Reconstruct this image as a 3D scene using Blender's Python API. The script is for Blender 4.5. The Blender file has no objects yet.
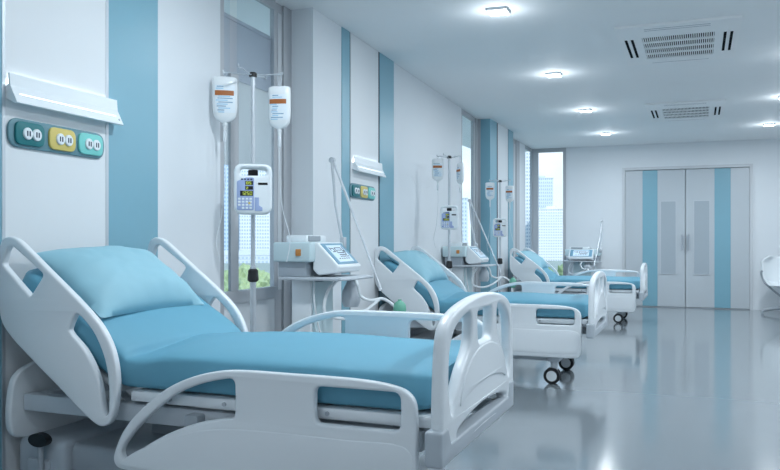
import bpy, bmesh, math, random
from mathutils import Vector, Matrix, noise
R = math.radians
scene = bpy.context.scene
COL = scene.collection
random.seed(7)

# ------------------------------------------------------------------ materials
def mat(name, col, rough=0.5, metal=0.0, emit=None, estr=0.0, noise_amt=0.0, noise_scale=8.0, spec=0.5, coat=0.0, bump=0.0):
    m = bpy.data.materials.new(name); m.use_nodes = True
    nt = m.node_tree; b = nt.nodes['Principled BSDF']
    b.inputs['Base Color'].default_value = (*col, 1)
    b.inputs['Roughness'].default_value = rough
    b.inputs['Metallic'].default_value = metal
    b.inputs['Specular IOR Level'].default_value = spec
    b.inputs['Coat Weight'].default_value = coat
    if emit:
        b.inputs['Emission Color'].default_value = (*emit, 1)
        b.inputs['Emission Strength'].default_value = estr
    if noise_amt > 0 or bump > 0:
        tc = nt.nodes.new('ShaderNodeTexCoord'); n = nt.nodes.new('ShaderNodeTexNoise')
        n.inputs['Scale'].default_value = noise_scale; n.inputs['Detail'].default_value = 4
        nt.links.new(tc.outputs['Object'], n.inputs['Vector'])
        if noise_amt > 0:
            mx = nt.nodes.new('ShaderNodeMix'); mx.data_type = 'RGBA'
            mx.inputs['A'].default_value = tuple(c*(1-noise_amt) for c in col)+(1,)
            mx.inputs['B'].default_value = tuple(min(1, c*(1+noise_amt)) for c in col)+(1,)
            nt.links.new(n.outputs['Fac'], mx.inputs['Factor'])
            nt.links.new(mx.outputs['Result'], b.inputs['Base Color'])
        if bump > 0:
            bp = nt.nodes.new('ShaderNodeBump'); bp.inputs['Strength'].default_value = bump; bp.inputs['Distance'].default_value = 0.01
            nt.links.new(n.outputs['Fac'], bp.inputs['Height']); nt.links.new(bp.outputs['Normal'], b.inputs['Normal'])
    return m

def glass_mat(name, tint=(1, 1, 1), refl=0.08):
    m = bpy.data.materials.new(name); m.use_nodes = True
    nt = m.node_tree; nt.nodes.clear()
    o = nt.nodes.new('ShaderNodeOutputMaterial'); mix = nt.nodes.new('ShaderNodeMixShader')
    t = nt.nodes.new('ShaderNodeBsdfTransparent'); g = nt.nodes.new('ShaderNodeBsdfGlossy')
    t.inputs['Color'].default_value = (*tint, 1); g.inputs['Roughness'].default_value = 0.35
    mix.inputs['Fac'].default_value = refl
    nt.links.new(t.outputs[0], mix.inputs[1]); nt.links.new(g.outputs[0], mix.inputs[2]); nt.links.new(mix.outputs[0], o.inputs[0])
    return m

def facade_mat(name, wall, win, sx, sz, fx=0.6, fz=0.55):
    """window grid in object space: bays along x and y, floors along z"""
    m = bpy.data.materials.new(name); m.use_nodes = True
    nt = m.node_tree; b = nt.nodes['Principled BSDF']; b.inputs['Roughness'].default_value = 0.6
    tc = nt.nodes.new('ShaderNodeTexCoord'); sep = nt.nodes.new('ShaderNodeSeparateXYZ')
    nt.links.new(tc.outputs['Object'], sep.inputs[0])
    def mth(op, a, bval):
        n = nt.nodes.new('ShaderNodeMath'); n.operation = op
        if hasattr(a, 'name'): nt.links.new(a, n.inputs[0])
        else: n.inputs[0].default_value = a
        if hasattr(bval, 'name'): nt.links.new(bval, n.inputs[1])
        else: n.inputs[1].default_value = bval
        return n.outputs[0]
    s = mth('ADD', sep.outputs['X'], sep.outputs['Y'])
    u = mth('LESS_THAN', mth('FRACT', mth('DIVIDE', s, sx), 0), fx)
    v = mth('LESS_THAN', mth('FRACT', mth('DIVIDE', sep.outputs['Z'], sz), 0), fz)
    k = mth('MULTIPLY', u, v)
    mx = nt.nodes.new('ShaderNodeMix'); mx.data_type = 'RGBA'
    mx.inputs['A'].default_value = (*wall, 1); mx.inputs['B'].default_value = (*win, 1)
    nt.links.new(k, mx.inputs['Factor']); nt.links.new(mx.outputs['Result'], b.inputs['Base Color'])
    return m

M = {}
M['wall'] = mat('wall paint', (.76, .80, .835), .55, noise_amt=.015, noise_scale=3)
M['wallpanel'] = mat('white wall laminate', (.77, .80, .825), .45, noise_amt=.02, noise_scale=2)
M['ceiling'] = mat('ceiling paint', (.93, .955, .97), .7, noise_amt=.01)
M['blue'] = mat('blue laminate', (.215, .43, .53), .35, noise_amt=.02, noise_scale=2)
M['gap'] = mat('dark joint', (.05, .06, .08), .6)
M['frame'] = mat('grey window frame', (.46, .48, .51), .45)
M['framelt'] = mat('pale grey window frame', (.60, .63, .66), .45)
M['spandrel'] = mat('grey infill board', (.46, .48, .52), .6)
M['blind'] = mat('pale roller blind', (.72, .74, .78), .8)
def translucent(m, col, f):
    nt = m.node_tree; b = nt.nodes['Principled BSDF']; o = nt.nodes['Material Output']
    t = nt.nodes.new('ShaderNodeBsdfTranslucent'); t.inputs['Color'].default_value = (*col, 1); x = nt.nodes.new('ShaderNodeMixShader'); x.inputs['Fac'].default_value = f
    nt.links.new(b.outputs[0], x.inputs[1]); nt.links.new(t.outputs[0], x.inputs[2]); nt.links.new(x.outputs[0], o.inputs['Surface'])
translucent(M['blind'], (.90, .89, .88), .85)
M['glass'] = glass_mat('window glass', (.95, .98, 1), .03)
M['frosted'] = mat('frosted vision glass', (.40, .46, .51), .35)
M['door'] = mat('grey door laminate', (.53, .58, .62), .35, noise_amt=.01)
M['steel'] = mat('brushed steel', (.55, .58, .62), .35, .9)
M['alu'] = mat('satin aluminium', (.60, .64, .68), .4, .6)
M['white'] = mat('white bed plastic', (.80, .845, .88), .32, coat=.1)
M['white2'] = mat('white plastic housing', (.82, .87, .90), .35)
M['palegrey'] = mat('pale grey plastic', (.55, .60, .65), .4)
M['bumper'] = mat('soft grey bumper plastic', (.46, .51, .56), .45)
M['uplight'] = mat('glowing hidden strip', (1, 1, 1), .5, emit=(.9, .96, 1), estr=6)
M['grey'] = mat('grey painted steel', (.34, .38, .42), .4)
M['midgrey'] = mat('mid grey plastic', (.40, .45, .50), .45)
M['black'] = mat('black rubber', (.012, .013, .016), .45)
M['sheet'] = mat('blue bed sheet', (.13, .37, .50), .6, noise_amt=.04, noise_scale=6, bump=.03)
M['pillow'] = mat('blue pillow case', (.29, .54, .64), .6, noise_amt=.04, noise_scale=6, bump=.03)
M['screen'] = mat('lit monitor screen', (.55, .68, .78), .25, emit=(.70, .85, 1), estr=.28)
M['bezel'] = mat('grey blue bezel', (.17, .36, .50), .35)
M['ink'] = mat('dark screen lines', (.03, .05, .09), .4)
M['tealbox'] = mat('pale teal plastic', (.60, .75, .79), .4)
M['acwhite'] = mat('bright white enamel', (.95, .96, .97), .4)
M['void'] = mat('painted opening shade', (.006, .008, .011), .9, spec=.1)  # near black stands in for shade inside grille and slot openings
M['orange'] = mat('amber knob', (.60, .25, .06), .4)
M['green'] = mat('green rubber bag', (.16, .46, .34), .45)
M['hose'] = mat('white corrugated hose', (.80, .85, .88), .4)
M['tube'] = mat('clear drip tube', (.75, .80, .84), .25)
M['lampglow'] = mat('glowing strip', (1, 1, 1), .5, emit=(.9, .96, 1), estr=1.1)
M['lightglow'] = mat('glowing diffuser', (1, 1, 1), .5, emit=(.95, .98, 1), estr=9)
M['dot_teal'] = mat('dark teal plastic', (.006, .17, .19), .35)
M['dot_yellow'] = mat('yellow plastic', (.68, .55, .16), .35)
M['dot_mint'] = mat('mint plastic', (.20, .64, .60), .35)
M['outletbase'] = mat('grey teal plastic', (.13, .27, .32), .4)
M['bag'] = mat('milky bag film', (.84, .88, .90), .25)
M['label'] = mat('printed bag label', (.80, .87, .92), .4)
M['bagorange'] = mat('rust orange print', (.42, .13, .03), .5)
M['lightblue'] = mat('light blue print', (.35, .60, .80), .5)
M['bagink'] = mat('blue grey print', (.20, .36, .52), .5)
M['keypad'] = mat('lilac keypad', (.36, .45, .70), .4)
M['lcd'] = mat('dark display', (.01, .012, .012), .2)
M['digits'] = mat('glowing yellow green digits', (.3, .4, .05), .4, emit=(.65, .8, .12), estr=.7)
M['chairshell'] = mat('white chair shell', (.80, .85, .88), .35)

# glossy poured floor
fm = mat('polished floor', (.22, .255, .28), .13, noise_amt=.03, noise_scale=1.5, spec=.6, coat=.25)
fm.node_tree.nodes['Principled BSDF'].inputs['Coat Roughness'].default_value = .06
M['floor'] = fm

# ------------------------------------------------------------------ mesh helpers
class MB:
    def __init__(self): self.v = []; self.f = []; self.m = []
    def add(self, verts, faces, mi=0):
        o = len(self.v); self.v += [tuple(p) for p in verts]
        self.f += [tuple(i+o for i in q) for q in faces]; self.m += [mi]*len(faces); return self
    def box(self, a, b, mi=0, mtx=None):
        x0, y0, z0 = a; x1, y1, z1 = b
        vs = [(x0,y0,z0),(x1,y0,z0),(x1,y1,z0),(x0,y1,z0),(x0,y0,z1),(x1,y0,z1),(x1,y1,z1),(x0,y1,z1)]
        if mtx: vs = [mtx @ Vector(p) for p in vs]
        return self.add(vs, [(0,3,2,1),(4,5,6,7),(0,1,5,4),(1,2,6,5),(2,3,7,6),(3,0,4,7)], mi)
    def prism(self, plan, z0, z1, mi=0):
        n = len(plan)
        vs = [(x, y, z0) for x, y in plan]+[(x, y, z1) for x, y in plan]
        return self.add(vs, [tuple(range(n-1, -1, -1)), tuple(range(n, 2*n))]+[(i, (i+1) % n, n+(i+1) % n, n+i) for i in range(n)], mi)
    def rbox(self, a, b, r, seg=3, mi=0, mtx=None):
        bm = bmesh.new(); bmesh.ops.create_cube(bm, size=1)
        for v in bm.verts: v.co = Vector([(a[i]+b[i])/2+v.co[i]*(b[i]-a[i]) for i in range(3)])
        bmesh.ops.bevel(bm, geom=bm.edges[:], offset=r, segments=seg, profile=.5, affect='EDGES')
        bm.verts.index_update()
        vs = [v.co.copy() for v in bm.verts]; fs = [[v.index for v in f.verts] for f in bm.faces]; bm.free()
        if mtx: vs = [mtx @ p for p in vs]
        return self.add(vs, fs, mi)
    def tube(self, pts, r, n=10, mi=0, cap=True):
        pts = [Vector(p) for p in pts]; rs = r if isinstance(r, (list, tuple)) else [r]*len(pts)
        vs = []; fs = []; up = None
        for i, p in enumerate(pts):
            t = (pts[min(i+1, len(pts)-1)]-pts[max(i-1, 0)]).normalized()
            if up is None: up = Vector((0, 0, 1)) if abs(t.z) < .9 else Vector((1, 0, 0))
            s = t.cross(up).normalized(); up = s.cross(t).normalized()
            for k in range(n):
                a = 2*math.pi*k/n; vs.append(p+(s*math.cos(a)+up*math.sin(a))*rs[i])
        for i in range(len(pts)-1):
            for k in range(n):
                fs.append((i*n+k, i*n+(k+1) % n, (i+1)*n+(k+1) % n, (i+1)*n+k))
        if cap: fs += [tuple(range(n-1, -1, -1)), tuple(range((len(pts)-1)*n, len(pts)*n))]
        return self.add(vs, fs, mi)
    def lathe(self, prof, n=24, mi=0, mtx=None):
        vs = []; fs = []
        for (r, z) in prof:
            for k in range(n):
                a = 2*math.pi*k/n; vs.append(Vector((r*math.cos(a), r*math.sin(a), z)))
        for i in range(len(prof)-1):
            for k in range(n): fs.append((i*n+k, i*n+(k+1) % n, (i+1)*n+(k+1) % n, (i+1)*n+k))
        fs += [tuple(range(n-1, -1, -1)), tuple(range((len(prof)-1)*n, len(prof)*n))]
        if mtx: vs = [mtx @ v for v in vs]
        return self.add(vs, fs, mi)
    def grid(self, rows, closed_u=False, caps=False, mi=0):
        n = len(rows[0]); vs = [p for r in rows for p in r]; fs = []
        for i in range(len(rows)-1):
            for k in range(n if closed_u else n-1):
                fs.append((i*n+k, i*n+(k+1) % n, (i+1)*n+(k+1) % n, (i+1)*n+k))
        if caps: fs += [tuple(range(n-1, -1, -1)), tuple(range((len(rows)-1)*n, len(rows)*n))]
        return self.add(vs, fs, mi)
    def plate(self, outline, holes, t, bev, fn, mi=0):
        """flat plate with holes, rounded rims; fn maps (u,v,w) to local space"""
        cd = bpy.data.curves.new('tmp', 'CURVE'); cd.dimensions = '2D'; cd.fill_mode = 'BOTH'
        cd.extrude = t/2-bev; cd.bevel_depth = bev; cd.bevel_resolution = 2; cd.offset = -bev
        for pl in [outline]+list(holes):
            s = cd.splines.new('POLY'); s.points.add(len(pl)-1); s.use_cyclic_u = True
            for i, p in enumerate(pl): s.points[i].co = (p[0], p[1], 0, 1)
        o = bpy.data.objects.new('tmp', cd); COL.objects.link(o)
        dg = bpy.context.evaluated_depsgraph_get(); me = bpy.data.meshes.new_from_object(o.evaluated_get(dg))
        bm = bmesh.new(); bm.from_mesh(me); bmesh.ops.remove_doubles(bm, verts=bm.verts, dist=1e-5); bm.verts.index_update()
        self.add([fn(*v.co) for v in bm.verts], [[v.index for v in f.verts] for f in bm.faces], mi)
        bm.free(); bpy.data.objects.remove(o); bpy.data.curves.remove(cd); bpy.data.meshes.remove(me)
        return self
    def build(self, name, mats, parent=None, loc=(0, 0, 0), rot=(0, 0, 0), smooth=True, ang=35):
        me = bpy.data.meshes.new(name); me.from_pydata(self.v, [], self.f)
        if not isinstance(mats, (list, tuple)): mats = [mats]
        for m in mats: me.materials.append(m)
        me.polygons.foreach_set('material_index', self.m)
        bm = bmesh.new(); bm.from_mesh(me); bmesh.ops.recalc_face_normals(bm, faces=bm.faces); bm.to_mesh(me); bm.free()
        if smooth:
            me.polygons.foreach_set('use_smooth', [True]*len(me.polygons)); me.set_sharp_from_angle(angle=R(ang))
        me.update()
        o = bpy.data.objects.new(name, me); COL.objects.link(o); o.location = loc; o.rotation_euler = rot
        if parent: o.parent = parent
        return o

def tag(o, label, cat, group=None):
    o['label'] = label; o['category'] = cat
    if group: o['group'] = group
    return o
def thing(name, label, cat, loc=(0, 0, 0), rz=0, group=None):
    o = bpy.data.objects.new(name, None); COL.objects.link(o); o.empty_display_size = .1
    o.location = loc; o.rotation_euler = (0, 0, rz); return tag(o, label, cat, group)
def structure(o): o['kind'] = 'structure'; return o
def kids(o): return [c for c in COL.objects if c.parent == o]
def copy_tree(o, parent=None):
    c = o.copy(); COL.objects.link(c)
    if parent: c.parent = parent
    for ch in kids(o): copy_tree(ch, c)
    return c

def cr(pts, n=6, closed=True):
    out = []; N = len(pts)
    for i in range(N if closed else N-1):
        if closed: p = [pts[(i+k-1) % N] for k in range(4)]
        else: p = [pts[max(0, min(N-1, i+k-1))] for k in range(4)]
        p = [Vector(q) for q in p]
        d = [max(1e-6, (p[k+1]-p[k]).length**.5) for k in range(3)]
        t0, t1 = 0, d[0]; t2 = t1+d[1]; t3 = t2+d[2]
        for k in range(n):
            t = t1+(t2-t1)*k/n
            A1 = p[0]*((t1-t)/(t1-t0))+p[1]*((t-t0)/(t1-t0)); A2 = p[1]*((t2-t)/(t2-t1))+p[2]*((t-t1)/(t2-t1)); A3 = p[2]*((t3-t)/(t3-t2))+p[3]*((t-t2)/(t3-t2))
            B1 = A1*((t2-t)/(t2-t0))+A2*((t-t0)/(t2-t0)); B2 = A2*((t3-t)/(t3-t1))+A3*((t-t1)/(t3-t1))
            out.append(tuple(B1*((t2-t)/(t2-t1))+B2*((t-t1)/(t2-t1))))
    if not closed: out.append(tuple(pts[-1]))
    return out
def fillet(pts, r, seg=5):
    """polygon with rounded corners; r scalar or list"""
    out = []; N = len(pts)
    for i in range(N):
        ri = r[i] if isinstance(r, (list, tuple)) else r
        p = Vector(pts[i]); a = Vector(pts[i-1])-p; b = Vector(pts[(i+1) % N])-p
        if ri <= 0: out.append(tuple(p)); continue
        ang = a.angle(b); L = min(ri/math.tan(ang/2), a.length*.48, b.length*.48)
        s = p+a.normalized()*L; e = p+b.normalized()*L
        for k in range(seg+1):
            t = k/seg; out.append(tuple(s*(1-t)**2+p*2*t*(1-t)+e*t*t))
    return out

# ------------------------------------------------------------------ the room
CZ = 2.92
TILT = -.0485
def w1(y): return -2.83+TILT*(y-5.1)
def w2(y): return -2.65+TILT*(y-5.1)
W3, W4 = -2.755, -2.92
YB, YR, XR = 14.7, -2.6, 3.4

b = MB(); b.box((-4.0, YR-.3, -.12), (XR+.3, YB+.4, 0)); structure(b.build('floor', M['floor'], smooth=False))
b = MB(); b.box((-4.0, YR-.3, CZ), (XR+.3, YB+.4, CZ+.2)); structure(b.build('ceiling', M['ceiling'], smooth=False))
b = MB()
def seg(fn, y0, y1, z0=0, z1=CZ, t=.32):
    b.prism([(fn(y0), y0), (fn(y1), y1), (fn(y1)-t, y1), (fn(y0)-t, y0)], z0, z1)
WIN1 = (4.145, 5.15); WIN2 = (9.79, 10.79); WIN3 = (12.42, 13.53); WIN4 = (13.99, 14.70)
seg(w1, YR, WIN1[0]); seg(w2, 5.15, WIN2[0], t=.23)
b.prism([(W3, 10.8), (W3, 12.26), (-2.97, 12.26), (-2.97, 10.8)], 0, CZ)
f4 = lambda y: W4
seg(f4, 12.26, WIN3[0]); seg(f4, WIN3[1], WIN4[0])
structure(b.build('wall_left', M['wall'], smooth=False))
b = MB(); b.box((-2.30, YB, 0), (-1.29, YB+.3, CZ)); b.box((.855, YB, 0), (XR+.3, YB+.3, CZ)); b.box((-1.29, YB, 2.505), (.855, YB+.3, CZ)); b.box((-1.29, YB+.14, 0), (.855, YB+.3, 2.505))
structure(b.build('wall_back', M['wall'], smooth=False))
b = MB(); b.box((XR, YR, 0), (XR+.3, YB, CZ)); structure(b.build('wall_right', M['wall'], smooth=False))
b = MB(); b.box((-4.0, YR-.3, 0), (XR+.3, YR, CZ)); structure(b.build('wall_front', M['wall'], smooth=False))

# wall cladding strips (structure)
NT = [0]
def strip(fn, y0, y1, m, th=.006):
    NT[0] += 1
    q = MB(); q.prism([(fn(y0)-.004, y0), (fn(y0)+th, y0), (fn(y1)+th, y1), (fn(y1)-.004, y1)], .0, CZ-.002)
    return structure(q.build('trim_%d' % NT[0], m, smooth=False))
strip(w1, 1.9, 2.42, M['blue']); strip(w1, 2.42, 2.437, M['alu'], .008); strip(w1, 2.437, 3.065, M['wallpanel']); strip(w1, 3.065, 3.085, M['alu'], .008); strip(w1, 3.085, 3.492, M['blue'])
strip(w2, 5.70, 5.865, M['blue']); strip(w2, 5.865, 5.885, M['gap'], .002); strip(w2, 5.885, 6.565, M['wallpanel']); strip(w2, 6.565, 6.605, M['gap'], .002); strip(w2, 6.605, 7.01, M['blue'])
f3 = lambda y: W3
strip(f3, 10.80, 11.18, M['blue']); strip(f3, 11.18, 11.25, M['gap'], .002); strip(f3, 11.25, 11.89, M['wallpanel']); strip(f3, 11.89, 11.93, M['gap'], .002); strip(f3, 11.93, 12.26, M['blue'])
q = MB(); q.box((-2.888, 10.792, 0), (W3+.006, 10.80, CZ-.002)); NT[0] += 1; structure(q.build('trim_%d' % NT[0], M['blue'], smooth=False))
q = MB(); q.box((-2.955, 10.791, 0), (-2.888, 10.80, CZ-.002)); NT[0] += 1; structure(q.build('trim_%d' % NT[0], M['frame'], smooth=False))

# windows
def window(n, fn, y0, y1, muls, sill=.84, jamb_far=.06, jamb_near=.045, blind=None, transom=None):
    root = bpy.data.objects.new('window_%d' % n, None); COL.objects.link(root); structure(root)
    q = MB()
    def bar(a, c, z0, z1, d0=0, d1=-.03, mb=None):
        (mb or q).prism([(fn(a)+d0, a), (fn(c)+d0, c), (fn(c)+d1, c), (fn(a)+d1, a)], z0, z1)
    bar(y0, y0+jamb_near, 0, CZ-.004); bar(y1-jamb_far*.5, y1, 0, CZ-.004, .0, -.05); bar(y1-jamb_far, y1-jamb_far*.5, 0, CZ-.004, -.018, -.05)
    bar(y0+jamb_near, y1-jamb_far, CZ-.07, CZ-.004, -.005)
    bar(y0+jamb_near, y1-jamb_far, sill-.05, sill+.03, .012)
    for a, c in muls: bar(a, c, sill+.03, (transom[0] if transom else CZ-.07), -.008, -.028)
    q.build('window_frame', M['frame'], root, smooth=False)
    q = MB(); bar(y1-jamb_far*.78, y1-jamb_far*.55, sill, CZ-.075, -.012, -.03, q); q.build('window_bead', M['framelt'], root, smooth=False)
    q = MB(); bar(y0+jamb_near, y1-jamb_far, 0, sill-.05, -.012, -.05, q); q.build('spandrel_panel', M['wallpanel'], root, smooth=False)
    ys = [y0+jamb_near]+[v for m_ in muls for v in m_]+[y1-jamb_far]
    for i in range(0, len(ys), 2):
        q = MB(); bar(ys[i], ys[i+1], sill+.03, CZ-.07, -.016, -.022, q); q.build('window_pane', M['glass'], root, smooth=False)
    if blind:
        q = MB(); bar(ys[0]+.005, ys[-1]-.005, blind[0], blind[1], -.034, -.037, q); bar(ys[0]+.005, ys[-1]-.005, blind[0]-.015, blind[0]+.006, -.031, -.040, q)
        q.build('roller_blind', M['blind'], root, smooth=False)
    if transom:
        q = MB(); bar(ys[0], ys[-1], transom[0], transom[1], -.042, -.06, q); bar(ys[0], ys[-1], transom[1]-.025, transom[1], -.038, -.06, q); bar(ys[0], ys[-1], transom[0]-.03, transom[0]+.01, -.030, -.06, q)
        q.build('transom_panel', M['spandrel'], root, smooth=False)
    return root
window(1, w1, *WIN1, muls=[(4.287, 4.385)], jamb_far=.25, blind=(1.70, 2.27), transom=(2.28, 2.66))
window(2, w2, *WIN2, muls=[], jamb_far=.24)
window(3, f4, *WIN3, muls=[], jamb_far=.50)
window(4, f4, *WIN4, muls=[], jamb_far=.03, jamb_near=.02, sill=.35)
root = bpy.data.objects.new('window_5', None); COL.objects.link(root); structure(root)
q = MB(); X0, X1 = -2.92, -2.30
q.box((X0-.03, YB-.004, 0), (X0+.10, YB+.05, CZ-.004)); q.box((X1-.055, YB-.01, 0), (X1, YB+.05, CZ-.004)); q.box((X0+.10, YB-.01, CZ-.075), (X1-.055, YB+.04, CZ-.004)); q.box((X0+.10, YB-.012, .30), (X1-.055, YB+.04, .38))
q.build('window_frame', M['frame'], root, smooth=False)
q = MB(); q.box((X0+.10, YB+.02, 0), (X1-.055, YB+.1, .30)); q.build('spandrel_panel', M['wallpanel'], root, smooth=False)
q = MB(); q.box((X0+.10, YB+.015, .38), (X1-.055, YB+.022, CZ-.075)); q.build('window_pane', M['glass'], root, smooth=False)

# soffit of the storey above, seen through the first window
q = MB(); q.box((-4.7, -1, 2.95), (-3.2, 9.2, 3.12)); NT[0] += 1; structure(q.build('trim_%d' % NT[0], M['spandrel'], smooth=False))

# double door
root = bpy.data.objects.new('door_1', None); COL.objects.link(root); structure(root)
q = MB(); q.box((-1.29, YB-.03, 0), (-1.245, YB+.14, 2.505)); q.box((.81, YB-.03, 0), (.855, YB+.14, 2.505)); q.box((-1.245, YB-.03, 2.455), (.81, YB+.14, 2.505))
q.build('door_frame', M['framelt'], root, smooth=False)
q = MB(); q.box((-1.245, YB+.02, 0.0), (.81, YB+.12, .012)); q.build('threshold', M['grey'], root, smooth=False)
def leaf(xa, xb, strip_x, vis_x, hx):
    q = MB(); q.box((xa, YB+.02, .018), (xb, YB+.075, 2.45)); lf = q.build('door_leaf', M['door'], root, smooth=False)
    q = MB(); q.box((strip_x[0], YB+.014, .02), (strip_x[1], YB+.03, 2.448)); q.build('blue_stripe', M['blue'], lf, smooth=False)
    q = MB(); q.box((vis_x[0], YB+.012, .60), (vis_x[1], YB+.03, 1.885)); q.build('vision_panel', M['frosted'], lf, smooth=False)
    q = MB(); q.box((vis_x[0]-.012, YB+.009, .588), (vis_x[0], YB+.03, 1.897)); q.box((vis_x[1], YB+.009, .588), (vis_x[1]+.012, YB+.03, 1.897)); q.box((vis_x[0], YB+.009, .588), (vis_x[1], YB+.03, .60)); q.box((vis_x[0], YB+.009, 1.885), (vis_x[1], YB+.03, 1.897))
    q.build('vision_frame', M['alu'], lf, smooth=False)
    q = MB(); q.tube([(hx, YB-.03, 1.02), (hx, YB-.03, 1.30)], .012, 10); q.tube([(hx, YB-.03, 1.05), (hx, YB+.03, 1.05)], .008, 8); q.tube([(hx, YB-.03, 1.27), (hx, YB+.03, 1.27)], .008, 8)
    q.build('door_handle', M['steel'], lf)
leaf(-1.243, -.229, (-.944, -.69), (-.63, -.385), -.275)
leaf(-.219, .808, (.251, .509), (-.078, .168), -.172)

# ------------------------------------------------------------------ ceiling fixtures
LX = (-1.395, .965)
def downlight_proto():
    t = thing('ceiling_downlight', '', 'ceiling light', group='square downlights in the ceiling')
    q = MB(); s = .075
    q.box((-s, -s, -.02), (s, -s+.008, 0)); q.box((-s, s-.008, -.02), (s, s, 0)); q.box((-s, -s+.008, -.02), (-s+.008, s-.008, 0)); q.box((s-.008, -s+.008, -.02), (s, s-.008, 0))
    q.build('frame', M['white2'], t, smooth=False)
    q = MB(); q.box((-s+.008, -s+.008, -.024), (s-.008, s-.008, -.002)); q.build('diffuser', M['lightglow'], t, smooth=False)
    return t
dl = downlight_proto(); first = True
DL = {(0, 5.72): 'square ceiling downlight nearest in the left row', (0, 8.12): 'square ceiling downlight second in the left row, above the middle bed',
      (0, 10.53): 'square ceiling downlight third in the left row', (0, 12.94): 'square ceiling downlight farthest in the left row, nearest the corner window',
      (1, 12.82): 'square ceiling downlight in the right row, closest to the door', (1, 10.42): 'square ceiling downlight in the right row, cut by the right edge of the picture'}
PW = 27
DIM = {(0, -1.6): .45, (0, .9): .2, (0, 3.3): .95, (0, 5.72): .36, (0, 8.12): .34, (0, 10.53): .45, (0, 12.94): 1.0,
       (1, -1.6): .35, (1, .6): .2, (1, 3.2): 1.05, (1, 5.6): 1.25, (1, 8.0): 1.25, (1, 10.42): 1.1, (1, 12.82): 1.05}
for (c, y), lab in list(DL.items())+[((0, 3.3), 'unseen downlight above the nearest bed'), ((0, .9), 'unseen downlight in the left row at the near end of the room'), ((1, 8.0), 'unseen downlight right of the nearer cassette unit'), ((1, 5.6), 'unseen downlight of the right row beside the middle of the aisle'), ((1, 3.2), 'unseen downlight at the near end of the right row'), ((1, .6), 'unseen downlight at the very start of the right row'), ((0, -1.6), 'unseen added downlight of the left row by the front wall'), ((1, -1.6), 'unseen added downlight of the right row by the front wall')]:  # all beyond DL are out of view, put in to light the room
    o = dl if first else copy_tree(dl); first = False
    o.location = (LX[c], y, CZ); o['label'] = lab
    ld = bpy.data.lights.new('downlight_lamp', 'AREA'); ld.shape = 'SQUARE'; ld.size = .13; ld.energy = PW; ld.color = (.86, .94, 1)
    ld.energy = PW*DIM[(c, y)]
    lo = bpy.data.objects.new('downlight_lamp', ld); COL.objects.link(lo); lo.location = (LX[c], y, CZ-.03)
    pd = bpy.data.lights.new('ceiling_fill_light', 'POINT'); pd.energy = PW*.085; pd.color = ld.color; pd.shadow_soft_size = .03  # added point light, no bulb there; brightens the ceiling around each fixture
    po = bpy.data.objects.new('ceiling_fill_light', pd); COL.objects.link(po); po.location = (LX[c], y, CZ-.15)

def cassette(label, y0, y1):
    yc = (y0+y1)/2; xc = -.165; hx = .475; hy = (y1-y0)/2
    t = thing('air_conditioner', label, 'air conditioner', (xc, yc, CZ), group='ceiling cassette air conditioners')
    gx, gy = .285, hy*.60; yo = .06
    q = MB(); zt, zb = -.001, -.02
    def fr(ax, ay, bx, by, z0, z1): q.box((ax, ay, z0), (bx, by, z1))
    fr(-hx, -hy, hx, -gy+yo, zb, zt); fr(-hx, gy+yo, hx, hy, zb, zt); fr(-hx, -gy+yo, -gx, gy+yo, zb, zt); fr(gx, -gy+yo, hx, gy+yo, zb, zt)
    q.build('face_panel', M['acwhite'], t, smooth=False)
    q = MB(); q.box((-gx, -gy+yo, -.01), (gx, gy+yo, -.001)); q.build('grille_shade', M['void'], t, smooth=False)  # dark sheet painted in for the shade behind the slats
    q = MB(); n = 34
    for i in range(n):
        x = -gx+(i+.5)*2*gx/n; q.box((x-.0042, -gy+yo, -.019), (x+.0042, gy+yo, -.012))
    for k in range(5):
        y = -gy+yo+k*2*gy/4; q.box((-gx, y-.022 if k else y, -.0215), (gx, y+.022 if k < 4 else y, -.012))
    q.build('grille', M['acwhite'], t, smooth=False)
    for x in (-hx+.06, -hx+.11, hx-.11, hx-.06):
        q = MB(); q.box((x-.011, -.34+yo*.5, -.0212), (x+.011, .34+yo*.5, -.015)); q.build('air_slot', M['void'], t, smooth=False)  # slot openings drawn as dark slabs, their shade in the colour
    for y in (-hy+.1, -hy+.15, hy-.06):
        q = MB(); q.box((-.25, y-.004, -.0212), (.25, y+.004, -.015)); q.build('thin_slit', M['grey'], t, smooth=False)
cassette('nearer white ceiling cassette air conditioner with slotted grille, larger in view', 6.52, 7.95)
cassette('farther white ceiling cassette air conditioner in front of the door', 10.33, 11.88)

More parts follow.
